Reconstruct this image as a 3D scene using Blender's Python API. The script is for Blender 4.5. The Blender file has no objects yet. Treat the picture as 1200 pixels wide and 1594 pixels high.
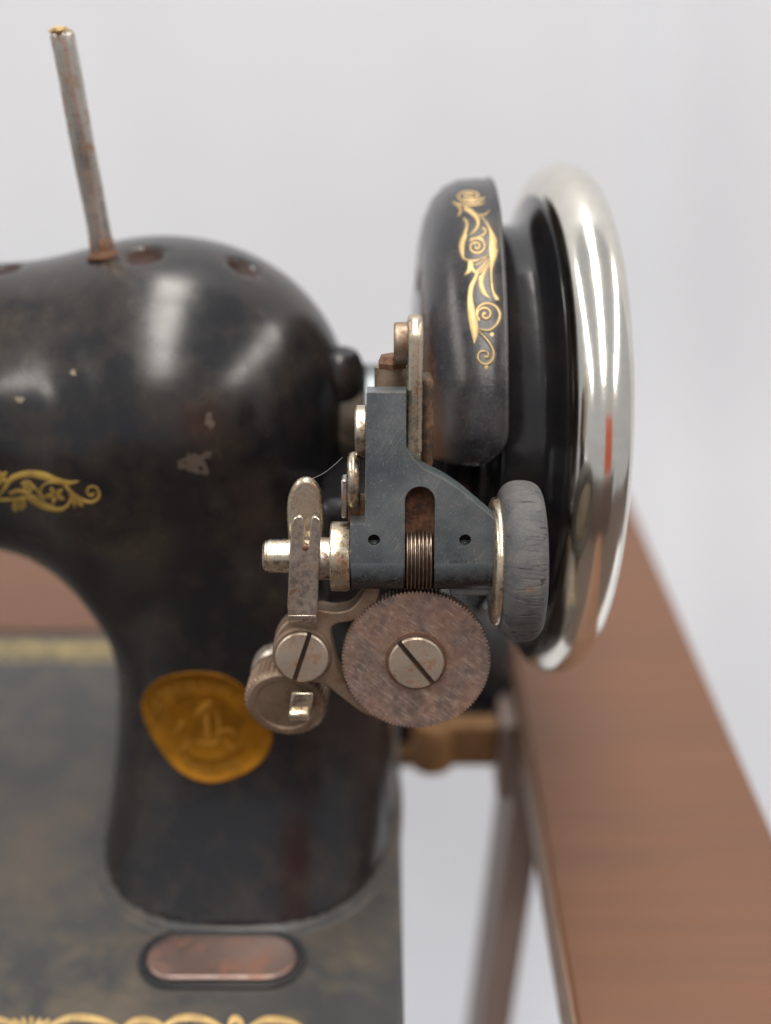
import bpy, bmesh, math, random
import numpy as np
from mathutils import Vector, Matrix
from mathutils.bvhtree import BVHTree
from mathutils.geometry import tessellate_polygon
random.seed(7); np.random.seed(7)
S = 0.001                      # everything below is written in millimetres
R = math.radians
scene = bpy.context.scene

# ------------------------------------------------------------------ camera
CAM = Vector((0, 0, 231)); PITCH = R(25); FPX = 1928.0
cd = bpy.data.cameras.new('camera'); cam = bpy.data.objects.new('camera', cd)
scene.collection.objects.link(cam); scene.camera = cam
cam.location = CAM * S; cam.rotation_euler = (R(90) - PITCH, 0, 0)
cd.sensor_fit = 'VERTICAL'; cd.sensor_height = 36; cd.lens = FPX / 1594 * 36
cd.clip_start = 0.01; cd.clip_end = 50
cd.dof.use_dof = True; cd.dof.focus_distance = 0.250; cd.dof.aperture_fstop = 5.6

# ------------------------------------------------------------------ world, lamps, exposure
w = bpy.data.worlds.new('World'); scene.world = w; w.use_nodes = True
w.node_tree.nodes['Background'].inputs[0].default_value = (0.94, 0.955, 1.0, 1)
w.node_tree.nodes['Background'].inputs[1].default_value = 0.50
scene.view_settings.view_transform = 'Standard'; scene.view_settings.look = 'None'
scene.view_settings.exposure = 0.0; scene.view_settings.gamma = 1
TUBE_X = (-2150, -60, 1950)
for tx in TUBE_X:
    for (y0, y1) in ((-1750, -750), (-690, 310), (370, 1200)):
        ld = bpy.data.lights.new('ceiling_tube', 'AREA'); ld.shape = 'RECTANGLE'
        ld.size = 0.36; ld.size_y = (y1 - y0) * S; ld.energy = 18 * (y1 - y0) / 1000
        ld.color = (1.0, 0.945, 0.87)
        lo = bpy.data.objects.new('ceiling_tube', ld); scene.collection.objects.link(lo)
        lo.location = (tx * S, (y0 + y1) / 2 * S, 1.75)

# ------------------------------------------------------------------ pixel rays used to place things in the world
cP, sP = math.cos(PITCH), math.sin(PITCH)
def ray(px, py):
    a, b = (px - 600) / FPX, (py - 797) / FPX
    return Vector((a, cP - b * sP, -sP - b * cP))
def PY(px, py, Y):
    d = ray(px, py); return CAM + d * (Y / d.y)
def PZ(px, py, Z=0.0):
    d = ray(px, py); return CAM + d * ((Z - CAM.z) / d.z)

# ------------------------------------------------------------------ material helpers
class M:
    def __init__(s, name):
        s.m = bpy.data.materials.new(name); s.m.use_nodes = True
        s.t = s.m.node_tree; s.b = s.t.nodes['Principled BSDF']; s.tc = None
    def n(s, typ, **kw):
        nd = s.t.nodes.new(typ)
        for k, v in kw.items(): setattr(nd, k, v)
        return nd
    def l(s, a, b): s.t.links.new(a, b)
    def co(s, scale=(1, 1, 1), rot=(0, 0, 0)):
        if s.tc is None: s.tc = s.n('ShaderNodeTexCoord')
        mp = s.n('ShaderNodeMapping'); src = s.tc.outputs['Object']
        if any(rot):
            m0 = s.n('ShaderNodeMapping'); s.l(src, m0.inputs[0]); m0.inputs['Rotation'].default_value = rot; src = m0.outputs[0]
        s.l(src, mp.inputs[0]); mp.inputs['Scale'].default_value = scale
        return mp.outputs[0]
    def noise(s, scale, detail=4, rough=0.55, stretch=(1, 1, 1), rot=(0, 0, 0), dist=0.0):
        nz = s.n('ShaderNodeTexNoise'); nz.inputs['Scale'].default_value = scale
        nz.inputs['Detail'].default_value = detail; nz.inputs['Roughness'].default_value = rough
        nz.inputs['Distortion'].default_value = dist
        s.l(s.co(stretch, rot), nz.inputs['Vector']); return nz.outputs['Fac']
    def ramp(s, fac, a, b, va=0.0, vb=1.0):
        mr = s.n('ShaderNodeMapRange'); mr.inputs[1].default_value = a; mr.inputs[2].default_value = b
        mr.inputs[3].default_value = va; mr.inputs[4].default_value = vb
        s.l(fac, mr.inputs[0]); return mr.outputs[0]
    def mix(s, fac, a, b):
        mx = s.n('ShaderNodeMix', data_type='RGBA')
        if isinstance(fac, float): mx.inputs[0].default_value = fac
        else: s.l(fac, mx.inputs[0])
        for i, c in ((6, a), (7, b)):
            if isinstance(c, tuple): mx.inputs[i].default_value = (*c, 1)
            else: s.l(c, mx.inputs[i])
        return mx.outputs[2]
    def math(s, op, a, b):
        mm = s.n('ShaderNodeMath', operation=op)
        for i, c in ((0, a), (1, b)):
            if isinstance(c, (int, float)): mm.inputs[i].default_value = c
            else: s.l(c, mm.inputs[i])
        return mm.outputs[0]
    def bump(s, h, dist=0.0001, strength=1.0):
        bp = s.n('ShaderNodeBump'); bp.inputs['Strength'].default_value = strength
        bp.inputs['Distance'].default_value = dist; s.l(h, bp.inputs['Height'])
        s.l(bp.outputs[0], s.b.inputs['Normal'])
    def set(s, key, v):
        i = s.b.inputs[key]
        if isinstance(v, tuple): i.default_value = (*v, 1)
        elif isinstance(v, (int, float)): i.default_value = v
        else: s.l(v, i)

def japan(name, base=(0.011, 0.011, 0.013), dust=(0.085, 0.062, 0.038), amount=0.5, rlo=0.2, rhi=0.5, scale=1.0, speck=0.5, coat=0.0):
    m = M(name)
    big = m.noise(38 * scale, 5, 0.62); fine = m.noise(2600, 3, 0.65); mid = m.noise(150 * scale, 5, 0.65)
    f1 = m.ramp(m.math('ADD', m.math('MULTIPLY', big, 0.65), m.math('MULTIPLY', mid, 0.35)), 0.44, 0.72)
    sp = m.ramp(fine, 0.62, 0.76, 0, speck)
    f = m.math('MAXIMUM', m.math('MULTIPLY', f1, amount), sp)
    m.set('Base Color', m.mix(f, base, dust))
    m.set('Roughness', m.ramp(m.math('ADD', m.math('MULTIPLY', mid, 0.5), m.math('MULTIPLY', big, 0.5)), 0.35, 0.68, rlo, rhi))
    m.set('Specular IOR Level', 0.5); m.bump(mid, 0.00012, 0.35)
    return m.m
def metal(name, base, rust, amount=0.4, rlo=0.22, rhi=0.45, scale=260, edge=(0.55, 0.68), brushed=None, mtl=1.0, bump=0.00006):
    m = M(name)
    nz = m.noise(scale, 6, 0.68); big = m.noise(70, 3, 0.5)
    f = m.math('MULTIPLY', m.ramp(nz, edge[0], edge[1]), m.ramp(big, 0.35, 0.6, amount * 0.4, amount))
    m.set('Base Color', m.mix(f, m.mix(m.ramp(big, 0.4, 0.65), base, tuple(c * 0.72 for c in base)), rust))
    m.set('Metallic', m.ramp(f, 0, 1, mtl, 0.25))
    fine = m.noise(3000, 2, 0.5)
    m.set('Roughness', m.math('ADD', m.ramp(nz, 0.35, 0.7, rlo, rhi), m.ramp(fine, 0.3, 0.7, -0.05, 0.05)))
    h = nz
    if brushed:
        br = m.noise(1.0, 3, 0.7, brushed[0], brushed[1]); h = m.math('ADD', m.math('MULTIPLY', nz, 0.5), m.math('MULTIPLY', br, 0.8))
    m.bump(h, bump, 0.6)
    return m.m

MAT = {}
MAT['body'] = japan('worn_black_japan', dust=(0.075, 0.052, 0.030), amount=0.38, rlo=0.19, rhi=0.3, speck=0.1)
MAT['bed'] = japan('dusty_black_bed', base=(0.050, 0.051, 0.052), dust=(0.17, 0.125, 0.08), amount=0.62, rlo=0.30, rhi=0.46, speck=0.2, scale=0.8)
MAT['wheel_black'] = japan('glossy_black_wheel', amount=0.10, rlo=0.10, rhi=0.2, speck=0.25)
# guard: black japan with rust creeping over the lower and inner edge
def guard_mat():
    m = M('black_guard_with_rust')
    big = m.noise(60, 5, 0.6); fine = m.noise(3000, 3, 0.7); mid = m.noise(420, 6, 0.75)
    sp = m.ramp(fine, 0.58, 0.72, 0, 0.8)
    col = m.mix(m.math('MAXIMUM', m.ramp(big, 0.42, 0.70, 0.02, 0.32), sp), (0.013, 0.013, 0.017), (0.15, 0.14, 0.125))
    sep = m.n('ShaderNodeSeparateXYZ'); m.l(m.tc.outputs['Object'], sep.inputs[0])
    edge = m.ramp(m.math('ADD', m.math('ADD', sep.outputs[0], m.math('MULTIPLY', sep.outputs[2], 0.17)), m.math('MULTIPLY', mid, 0.009)), -0.0015, -0.0055)
    col = m.mix(m.math('MULTIPLY', edge, 0.9), col, m.mix(m.ramp(mid, 0.4, 0.6), (0.075, 0.045, 0.027), (0.16, 0.06, 0.022)))
    rs = m.ramp(mid, 0.64, 0.7); col = m.mix(m.math('MULTIPLY', rs, 0.75), col, (0.13, 0.055, 0.03))
    m.set('Base Color', col)
    m.set('Roughness', m.math('MAXIMUM', m.ramp(big, 0.35, 0.65, 0.2, 0.36), m.math('MULTIPLY', edge, 0.75)))
    m.bump(m.math('ADD', mid, m.math('MULTIPLY', fine, 0.4)), 0.00012, 0.5)
    return m.m
MAT['guard'] = guard_mat()
MAT['nickel'] = metal('worn_nickel', (0.64, 0.565, 0.44), (0.15, 0.085, 0.04), 1.0, 0.22, 0.42, 520, (0.49, 0.60))
MAT['nickel_dull'] = metal('dull_nickel', (0.62, 0.55, 0.48), (0.14, 0.075, 0.04), 1.0, 0.3, 0.5, 620, (0.47, 0.61), ((2500, 300, 60), (0, 0, 0.2)))
MAT['nickel_rusty'] = metal('rust_pitted_nickel', (0.62, 0.55, 0.46), (0.17, 0.095, 0.055), 1.0, 0.32, 0.55, 480, (0.44, 0.58), bump=0.00012)
MAT['steel'] = metal('grey_steel', (0.56, 0.52, 0.47), (0.24, 0.13, 0.06), 1.0, 0.25, 0.42, 330, (0.48, 0.6), ((400, 400, 3000), (0, 0.9, 0)))
MAT['rusty'] = metal('rusty_iron', (0.20, 0.13, 0.085), (0.13, 0.048, 0.018), 1.0, 0.5, 0.8, 900, (0.35, 0.6), mtl=0.6, bump=0.00025)
MAT['casting'] = metal('grimy_casting', (0.34, 0.26, 0.19), (0.11, 0.055, 0.028), 1.0, 0.42, 0.65, 230, (0.40, 0.62), mtl=0.8, bump=0.00015)
MAT['brown_felt'] = japan('rust_dust', base=(0.05, 0.022, 0.012), dust=(0.24, 0.11, 0.055), amount=1.0, rlo=0.8, rhi=0.95, scale=6, speck=0.6)
MAT['dark_hole'] = japan('dark_hole', base=(0.01, 0.007, 0.005), dust=(0.05, 0.028, 0.015), amount=0.6, rlo=0.7, rhi=0.9, scale=5)
MAT['hole_rust'] = japan('rusty_oil_hole', base=(0.022, 0.009, 0.007), dust=(0.045, 0.017, 0.011), amount=1, rlo=0.6, rhi=0.9)
def bracket_mat():
    m = M('blued_black_bracket')
    big = m.noise(60, 4, 0.6); fine = m.noise(3200, 3, 0.7)
    s1 = m.noise(1.0, 2, 0.6, (320, 320, 5200), (0, R(58), 0)); s2 = m.noise(1.0, 2, 0.6, (5200, 300, 420), (0, R(20), 0))
    scr = m.math('MULTIPLY', m.math('MAXIMUM', m.ramp(s1, 0.57, 0.72, 0, 0.6), m.ramp(s2, 0.58, 0.72, 0, 0.4)), m.ramp(m.noise(130, 3, 0.6), 0.42, 0.62, 0.1, 1.0))
    f = m.math('MAXIMUM', m.ramp(fine, 0.62, 0.70, 0, 1.0), scr)
    base = m.mix(m.ramp(big, 0.35, 0.65), (0.105, 0.13, 0.148), (0.22, 0.25, 0.265))
    m.set('Base Color', m.mix(f, base, (0.55, 0.52, 0.46)))
    m.set('Metallic', 0.65)
    m.set('Roughness', m.ramp(big, 0.3, 0.7, 0.27, 0.42))
    m.bump(m.math('ADD', m.math('MULTIPLY', fine, 0.5), m.math('ADD', m.math('MULTIPLY', s1, 0.6), m.math('MULTIPLY', s2, 0.5))), 0.00005, 0.6)
    return m.m
MAT['bracket'] = bracket_mat()
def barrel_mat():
    m = M('black_barrel_shade_painted_in')
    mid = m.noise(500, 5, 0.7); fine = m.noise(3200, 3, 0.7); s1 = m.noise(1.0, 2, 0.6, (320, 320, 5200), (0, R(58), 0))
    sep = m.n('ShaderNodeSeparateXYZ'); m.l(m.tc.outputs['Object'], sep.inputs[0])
    lit_fade = m.ramp(m.math('ADD', sep.outputs[2], m.math('MULTIPLY', m.math('SUBTRACT', mid, 0.5), 0.006)), -0.0026, 0.0014)  # shade painted in: black below, fading lighter towards the top of the barrel
    c = m.mix(lit_fade, (0.011, 0.012, 0.017), (0.13, 0.155, 0.17))
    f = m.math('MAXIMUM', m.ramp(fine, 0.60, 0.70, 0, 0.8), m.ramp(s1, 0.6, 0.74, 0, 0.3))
    m.set('Base Color', m.mix(f, c, (0.34, 0.30, 0.24))); m.set('Metallic', m.ramp(lit_fade, 0, 1, 0.1, 0.6))
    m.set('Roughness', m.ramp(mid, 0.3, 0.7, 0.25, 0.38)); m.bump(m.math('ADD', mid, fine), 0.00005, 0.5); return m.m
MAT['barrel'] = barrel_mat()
MAT['bare_edge'] = metal('worn_bare_edge', (0.50, 0.40, 0.28), (0.08, 0.07, 0.07), 1.0, 0.35, 0.5, 900, (0.48, 0.58), mtl=0.25)
def gear_mat():
    m = M('heat_tinted_steel')
    big = m.noise(95, 5, 0.65, dist=0.8); mid = m.noise(650, 6, 0.75); fine = m.noise(3200, 2, 0.6)
    s1 = m.noise(1.0, 3, 0.6, (260, 260, 5200), (0, R(-38), 0))
    c = m.mix(m.ramp(big, 0.42, 0.58), (0.42, 0.285, 0.225), (0.28, 0.225, 0.205))
    c = m.mix(m.ramp(mid, 0.45, 0.75, 0, 0.6), c, (0.23, 0.145, 0.105))
    c = m.mix(m.ramp(s1, 0.56, 0.68, 0, 0.6), c, (0.8, 0.66, 0.56))
    sep = m.n('ShaderNodeSeparateXYZ'); m.l(m.tc.outputs['Object'], sep.inputs[0])
    rr = m.math('SQRT', m.math('ADD', m.math('POWER', sep.outputs[0], 2), m.math('POWER', sep.outputs[2], 2)), 0)
    near = m.ramp(m.math('ADD', rr, m.math('MULTIPLY', mid, 0.002)), 0.0085, 0.0055, 0, 0.7)
    c = m.mix(near, c, (0.26, 0.13, 0.07))
    m.set('Base Color', c); m.set('Metallic', m.ramp(mid, 0.45, 0.8, 0.85, 0.35))
    m.set('Roughness', m.ramp(mid, 0.3, 0.7, 0.36, 0.56))
    m.bump(m.math('ADD', m.math('MULTIPLY', mid, 0.4), m.math('ADD', m.math('MULTIPLY', fine, 0.3), m.math('MULTIPLY', s1, 0.7))), 0.00006, 0.7)
    return m.m
MAT['gear'] = gear_mat()
def chrome_mat():
    m = M('polished_nickel_rim')
    nz = m.noise(120, 5, 0.6); fine = m.noise(900, 3, 0.7); spots = m.noise(420, 2, 0.5)
    m.set('Base Color', m.mix(m.ramp(spots, 0.74, 0.78), m.mix(m.ramp(nz, 0.4, 0.65), (0.80, 0.765, 0.69), (0.72, 0.685, 0.61)), (0.12, 0.08, 0.05)))
    m.set('Metallic', 1.0); m.set('Roughness', m.math('ADD', m.ramp(nz, 0.4, 0.7, 0.13, 0.20), m.ramp(fine, 0.4, 0.7, 0.0, 0.04)))
    m.bump(nz, 0.00004, 0.25); return m.m
MAT['chrome'] = chrome_mat()
def rubber_mat():
    m = M('perished_grey_rubber')
    fine = m.noise(2600, 4, 0.75); mid = m.noise(220, 5, 0.65)
    cr = m.noise(1.0, 4, 0.65, (60, 700, 700), dist=0.8)
    crack = m.ramp(cr, 0.345, 0.39, 1, 0)
    c = m.mix(m.ramp(mid, 0.38, 0.66), (0.050, 0.054, 0.060), (0.105, 0.101, 0.095))
    c = m.mix(m.ramp(fine, 0.5, 0.75, 0, 0.6), c, (0.16, 0.155, 0.15)); c = m.mix(m.math('MULTIPLY', crack, 0.8), c, (0.012, 0.011, 0.010))
    rb = m.ramp(m.noise(200, 3, 0.6), 0.66, 0.73, 0, 0.6); c = m.mix(rb, c, (0.17, 0.09, 0.05))
    m.set('Base Color', c); m.set('Roughness', m.ramp(mid, 0.3, 0.7, 0.55, 0.8))
    m.bump(m.math('ADD', m.math('MULTIPLY', fine, 0.5), m.math('MULTIPLY', crack, -1.2)), 0.00022, 0.8); return m.m
MAT['rubber'] = rubber_mat()
def gold_mat(name, a=(0.74, 0.50, 0.18), b=(0.42, 0.27, 0.10), met=0.55, rough=0.4, wear=0.5):
    m = M(name); nz = m.noise(600, 4, 0.7); big = m.noise(160, 3, 0.6)
    c = m.mix(m.ramp(big, 0.4, 0.62), a, b); c = m.mix(m.ramp(nz, 0.60, 0.72, 0, wear), c, (0.05, 0.035, 0.02))
    m.set('Base Color', c); m.set('Metallic', met); m.set('Roughness', m.ramp(nz, 0.3, 0.7, rough - 0.08, rough + 0.12)); m.bump(nz, 0.00005, 0.4)
    return m.m
MAT['gold'] = gold_mat('gold_transfer', (0.66, 0.46, 0.19), (0.46, 0.32, 0.14), 0.35, 0.4, 0.8)
MAT['gold_old'] = gold_mat('yellowed_gold_transfer', (0.50, 0.33, 0.075), (0.30, 0.19, 0.04), 0.3, 0.42)
MAT['gold_dim'] = gold_mat('faded_gold_band', (0.42, 0.33, 0.14), (0.22, 0.17, 0.08), 0.2, 0.5, 0.9)
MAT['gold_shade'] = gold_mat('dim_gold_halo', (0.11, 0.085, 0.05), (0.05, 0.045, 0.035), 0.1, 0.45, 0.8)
MAT['brass'] = gold_mat('lacquered_brass_badge', (0.35, 0.148, 0.008), (0.24, 0.10, 0.006), 0.8, 0.5, 0.6)
MAT['brass_hi'] = gold_mat('raised_brass', (0.46, 0.22, 0.03), (0.36, 0.17, 0.02), 0.5, 0.4, 0.15)
MAT['plate'] = metal('worn_pink_metal_pad', (0.27, 0.20, 0.18), (0.24, 0.11, 0.075), 0.7, 0.3, 0.42, 150, (0.5, 0.62), mtl=0.75)
def wood(name, a, b, c, rough=0.45, ax=(4, 60, 60)):
    m = M(name); g = m.noise(1.0, 6, 0.65, ax, dist=1.2); g2 = m.noise(1.0, 3, 0.6, tuple(v * (3 if v > 20 else 2) for v in ax))
    col = m.mix(m.ramp(g, 0.35, 0.65), a, b); col = m.mix(m.ramp(g2, 0.5, 0.75, 0, 0.35), col, c)
    m.set('Base Color', col); m.set('Roughness', m.ramp(g2, 0.3, 0.7, rough - 0.06, rough + 0.1)); m.bump(g2, 0.0003, 0.3); return m.m
MAT['wood'] = wood('walnut_top', (0.152, 0.068, 0.034), (0.132, 0.061, 0.033), (0.10, 0.052, 0.032))
MAT['wood_edge'] = wood('pale_worn_wood_edge', (0.24, 0.155, 0.10), (0.20, 0.12, 0.08), (0.14, 0.085, 0.055), 0.6)
MAT['wood_dark'] = wood('dark_walnut', (0.30, 0.225, 0.195), (0.26, 0.19, 0.165), (0.20, 0.145, 0.125), 0.5, (60, 60, 5))
MAT['bracket_brass'] = metal('brown_lacquered_hinge', (0.34, 0.185, 0.08), (0.20, 0.09, 0.03), 0.6, 0.45, 0.6, 90, mtl=0.25)
def cloth(name, col, sc=700):
    m = M(name); nz = m.noise(sc, 3, 0.6); big = m.noise(3, 3, 0.5)
    m.set('Base Color', m.mix(m.ramp(big, 0.3, 0.7), col, tuple(c * 0.95 for c in col))); m.set('Roughness', 0.9); m.set('Specular IOR Level', 0.2); m.bump(nz, 0.0003, 0.3); return m.m
MAT['white_cloth'] = cloth('white_cloth', (0.755, 0.78, 0.825))
MAT['red_cloth'] = cloth('red_cloth', (0.55, 0.12, 0.055))
MAT['wall'] = cloth('dark_wall', (0.11, 0.085, 0.075), 60)
MAT['boss'] = japan('dusty_brown_collar', base=(0.03, 0.024, 0.018), dust=(0.16, 0.115, 0.075), amount=0.8, rlo=0.4, rhi=0.6, scale=2)
MAT['web'] = japan('rust_dust_web', base=(0.035, 0.022, 0.015), dust=(0.20, 0.10, 0.045), amount=1.0, rlo=0.6, rhi=0.8, scale=5, speck=0.9)
MAT['motor'] = japan('black_motor', base=(0.014, 0.016, 0.02), amount=0.2, rlo=0.3, rhi=0.45)

# ------------------------------------------------------------------ mesh helpers
def tag(o, label=None, cat=None, group=None, kind=None):
    for k, v in (('label', label), ('category', cat), ('group', group), ('kind', kind)):
        if v: o[k] = v
    return o
def empty(name, loc):
    o = bpy.data.objects.new(name, None); scene.collection.objects.link(o); o.location = Vector(loc) * S
    o.empty_display_size = 0.02; return o
def wloc(o):
    v = Vector((0, 0, 0))
    while o: v += o.location; o = o.parent
    return v
def obj(name, V, F, mats, parent=None, smooth=True, bevel=0.0, seg=2, bevmat=None, angle=40, sub=0, origin=None, recalc=True):
    A = np.array([tuple(v) for v in V], dtype=float)
    c = Vector((A.min(0) + A.max(0)) / 2) if origin is None else Vector(origin)
    me = bpy.data.meshes.new(name)
    me.from_pydata([tuple((Vector(v) - c) * S) for v in V], [], [tuple(f) for f in F])
    if not isinstance(mats, (list, tuple)): mats = [mats]
    for m in mats: me.materials.append(MAT[m] if isinstance(m, str) else m)
    if recalc:
        bm = bmesh.new(); bm.from_mesh(me); bmesh.ops.remove_doubles(bm, verts=bm.verts, dist=1e-7)
        bmesh.ops.recalc_face_normals(bm, faces=bm.faces); bm.to_mesh(me); bm.free()
    if smooth:
        me.shade_smooth()
        if angle < 180: me.set_sharp_from_angle(angle=R(angle))
    o = bpy.data.objects.new(name, me); scene.collection.objects.link(o)
    if parent: o.parent = parent; o.location = c * S - wloc(parent)
    else: o.location = c * S
    if bevel:
        b = o.modifiers.new('bevel', 'BEVEL'); b.width = bevel * S; b.segments = seg; b.limit_method = 'ANGLE'; b.angle_limit = R(35)
        b.harden_normals = False
        if bevmat:
            me.materials.append(MAT[bevmat]); b.material = len(me.materials) - 1
    if sub:
        sm = o.modifiers.new('sub', 'SUBSURF'); sm.levels = sub; sm.render_levels = sub
    return o
class Geo:
    def __init__(s): s.V = []; s.F = []
    def add(s, V, F):
        n = len(s.V); s.V += [Vector(v) for v in V]; s.F += [tuple(i + n for i in f) for f in F]; return s
class Frame:
    def __init__(s, O, u, v, h): s.O, s.u, s.v, s.h = Vector(O), Vector(u).normalized(), Vector(v).normalized(), Vector(h).normalized()
    def __call__(s, a, b, c): return s.O + s.u * a + s.v * b + s.h * c
    def px(s, x, y, h=0.0):
        d = ray(x, y); O = s.O + s.h * h
        t = (O - CAM).dot(s.h) / d.dot(s.h); p = CAM + d * t - O
        return (p.dot(s.u), p.dot(s.v))
def prism(fr, poly, h0, h1, holes=()):
    loops = [list(poly)] + [list(h) for h in holes]; flat = [p for l in loops for p in l]
    tris = tessellate_polygon([[Vector((p[0], p[1], 0)) for p in l] for l in loops]); n = len(flat)
    V = [fr(p[0], p[1], h0) for p in flat] + [fr(p[0], p[1], h1) for p in flat]
    F = [tuple(t) for t in tris] + [tuple(i + n for i in reversed(t)) for t in tris]
    if len(loops) == 1: F = [tuple(range(n)), tuple(range(2 * n - 1, n - 1, -1))]
    k = 0
    for l in loops:
        m = len(l)
        for i in range(m):
            j = (i + 1) % m; F.append((k + i, k + j, k + j + n, k + i + n))
        k += m
    return V, F
def circ(cx, cy, r, n=48, a0=0, a1=2 * math.pi, close=True):
    k = n if close else n - 1
    return [(cx + r * math.cos(a0 + (a1 - a0) * i / k), cy + r * math.sin(a0 + (a1 - a0) * i / k)) for i in range(n)]
def lathe(O, axis, prof, seg=64, rmod=None, up=Vector((0, 0, 1)), a0=0, a1=2 * math.pi, capped=True, loop=False):
    axis = Vector(axis).normalized()
    if abs(axis.dot(up)) > 0.9: up = Vector((0, -1, 0))
    e1 = (up - axis * up.dot(axis)).normalized(); e2 = axis.cross(e1)
    full = abs(a1 - a0 - 2 * math.pi) < 1e-6; k = seg if full else seg - 1
    V, F = [], []; n = len(prof)
    for i in range(seg):
        a = a0 + (a1 - a0) * i / k; d = e1 * math.cos(a) + e2 * math.sin(a)
        for j, (x, r) in enumerate(prof):
            rr = r * (rmod(a, x, r) if rmod else 1); V.append(Vector(O) + axis * x + d * rr)
    m = n if loop else n - 1
    for i in range(seg if full else seg - 1):
        i2 = (i + 1) % seg
        for j in range(m):
            j2 = (j + 1) % n; F.append((i * n + j, i2 * n + j, i2 * n + j2, i * n + j2))
    if not full and loop: F.append(tuple(range(n))); F.append(tuple((seg - 1) * n + j for j in range(n)))
    if full and not loop and capped:
        if prof[0][1] > 1e-6: F.append(tuple(i * n for i in range(seg)))
        if prof[-1][1] > 1e-6: F.append(tuple(i * n + n - 1 for i in range(seg)))
    return V, F
def boxm(x0, x1, y0, y1, z0, z1):
    V = [(x, y, z) for x in (x0, x1) for y in (y0, y1) for z in (z0, z1)]
    return V, [(0, 1, 3, 2), (4, 6, 7, 5), (0, 4, 5, 1), (2, 3, 7, 6), (0, 2, 6, 4), (1, 5, 7, 3)]
def fbox(fr, a0, a1, b0, b1, c0, c1):
    V, F = boxm(a0, a1, b0, b1, c0, c1); return [fr(*v) for v in V], F
def catmull(P, n=8):
    P = [np.array(p, float) for p in P]; Q = [2 * P[0] - P[1]] + P + [2 * P[-1] - P[-2]]; out = []
    for i in range(1, len(Q) - 2):
        for k in range(n):
            t = k / n; a, b, c, d = Q[i - 1:i + 3]
            out.append(0.5 * ((2 * b) + (c - a) * t + (2 * a - 5 * b + 4 * c - d) * t * t + (-a + 3 * b - 3 * c + d) * t ** 3))
    out.append(P[-1]); return out

# ------------------------------------------------------------------ the machine head as one smooth casting
AY, AZ = 303.0, 120.0
def smin(a, b, k):
    h = np.clip(0.5 + 0.5 * (b - a) / k, 0, 1); return b * (1 - h) + a * h - k * h * (1 - h)
HOLES = []
def sdf(x, y, z):
    bulb = (np.sqrt(((x + 50) / 41) ** 2 + ((y - AY) / 42) ** 2 + ((z - AZ) / 42) ** 2) - 1) * 41
    rr = 35.2 + 2.5 * np.clip((x + 130) / 60, 0, 1)
    tube = np.sqrt((y - AY) ** 2 + (z - AZ) ** 2 + np.maximum(x + 68, 0) ** 2) - rr
    tube = np.maximum(tube, -x - 268)
    f = smin(bulb, tube, 16)
    zz = np.clip(z, 0, 90)
    fl = np.exp(-zz / 9.0)
    tz = np.clip(z / 105, 0, 1) ; low = np.clip((50 - zz) / 50, 0, 1) ** 2
    up = np.clip((105 - z) / 60, 0, 1); up = up * up * (3 - 2 * up)
    rt = -7.0 + 9.3 * up; lf = -75.0 - 5.0 * low + 1.5 * tz
    a = (rt - lf) / 2; b = 39.5 + 11.5 * low - 3.5 * tz
    cx = (rt + lf) / 2; cy = 298.0 - 6 * low + 4 * tz
    n = 2.6 - 0.6 * tz
    q = (np.abs((x - cx) / a) ** n + np.abs((y - cy) / b) ** n) ** (1 / n)
    pil = (q - 1) * a; pil = -smin(-pil, -(z - 116), 30); pil = np.maximum(pil, -z + 0.2)
    kk = np.clip((-52 - x) / 26, 0, 1); kk = kk * kk * (3 - 2 * kk)
    f = smin(f, pil, 9 + 29 * kk)
    # needle end of the arm, outside the frame
    qx = np.maximum(np.abs(x + 250) - 14, 0); qy = np.maximum(np.abs(y - AY) - 14, 0); qz = np.maximum(np.abs(z - 105) - 38, 0)
    f = smin(f, np.sqrt(qx ** 2 + qy ** 2 + qz ** 2) - 15, 12)
    f = np.maximum(f, -z + 0.2)
    for (hx, hy, hr, hz) in HOLES:
        c = np.maximum(np.sqrt((x - hx) ** 2 + (y - hy) ** 2) - hr, hz - z); f = -smin(-f, c, 1.6)
    return f
def march(px, py):
    d = ray(px, py).normalized(); t = 120.0
    for _ in range(220):
        p = CAM + d * t; v = float(sdf(np.array(p.x), np.array(p.y), np.array(p.z)))
        if v < 0.02: return p
        t += max(v * 0.6, 0.01)
        if t > 700: return None
hole_list = [(226, 392, 3.9), (377, 410, 3.2), (8, 414, 3.3)]
hp = [march(x, y + 3) for x, y, r in hole_list]
HOLES[:] = [(p.x, p.y, r, p.z - 2.2) for p, (x, y, r) in zip(hp, hole_list) if p]
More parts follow.
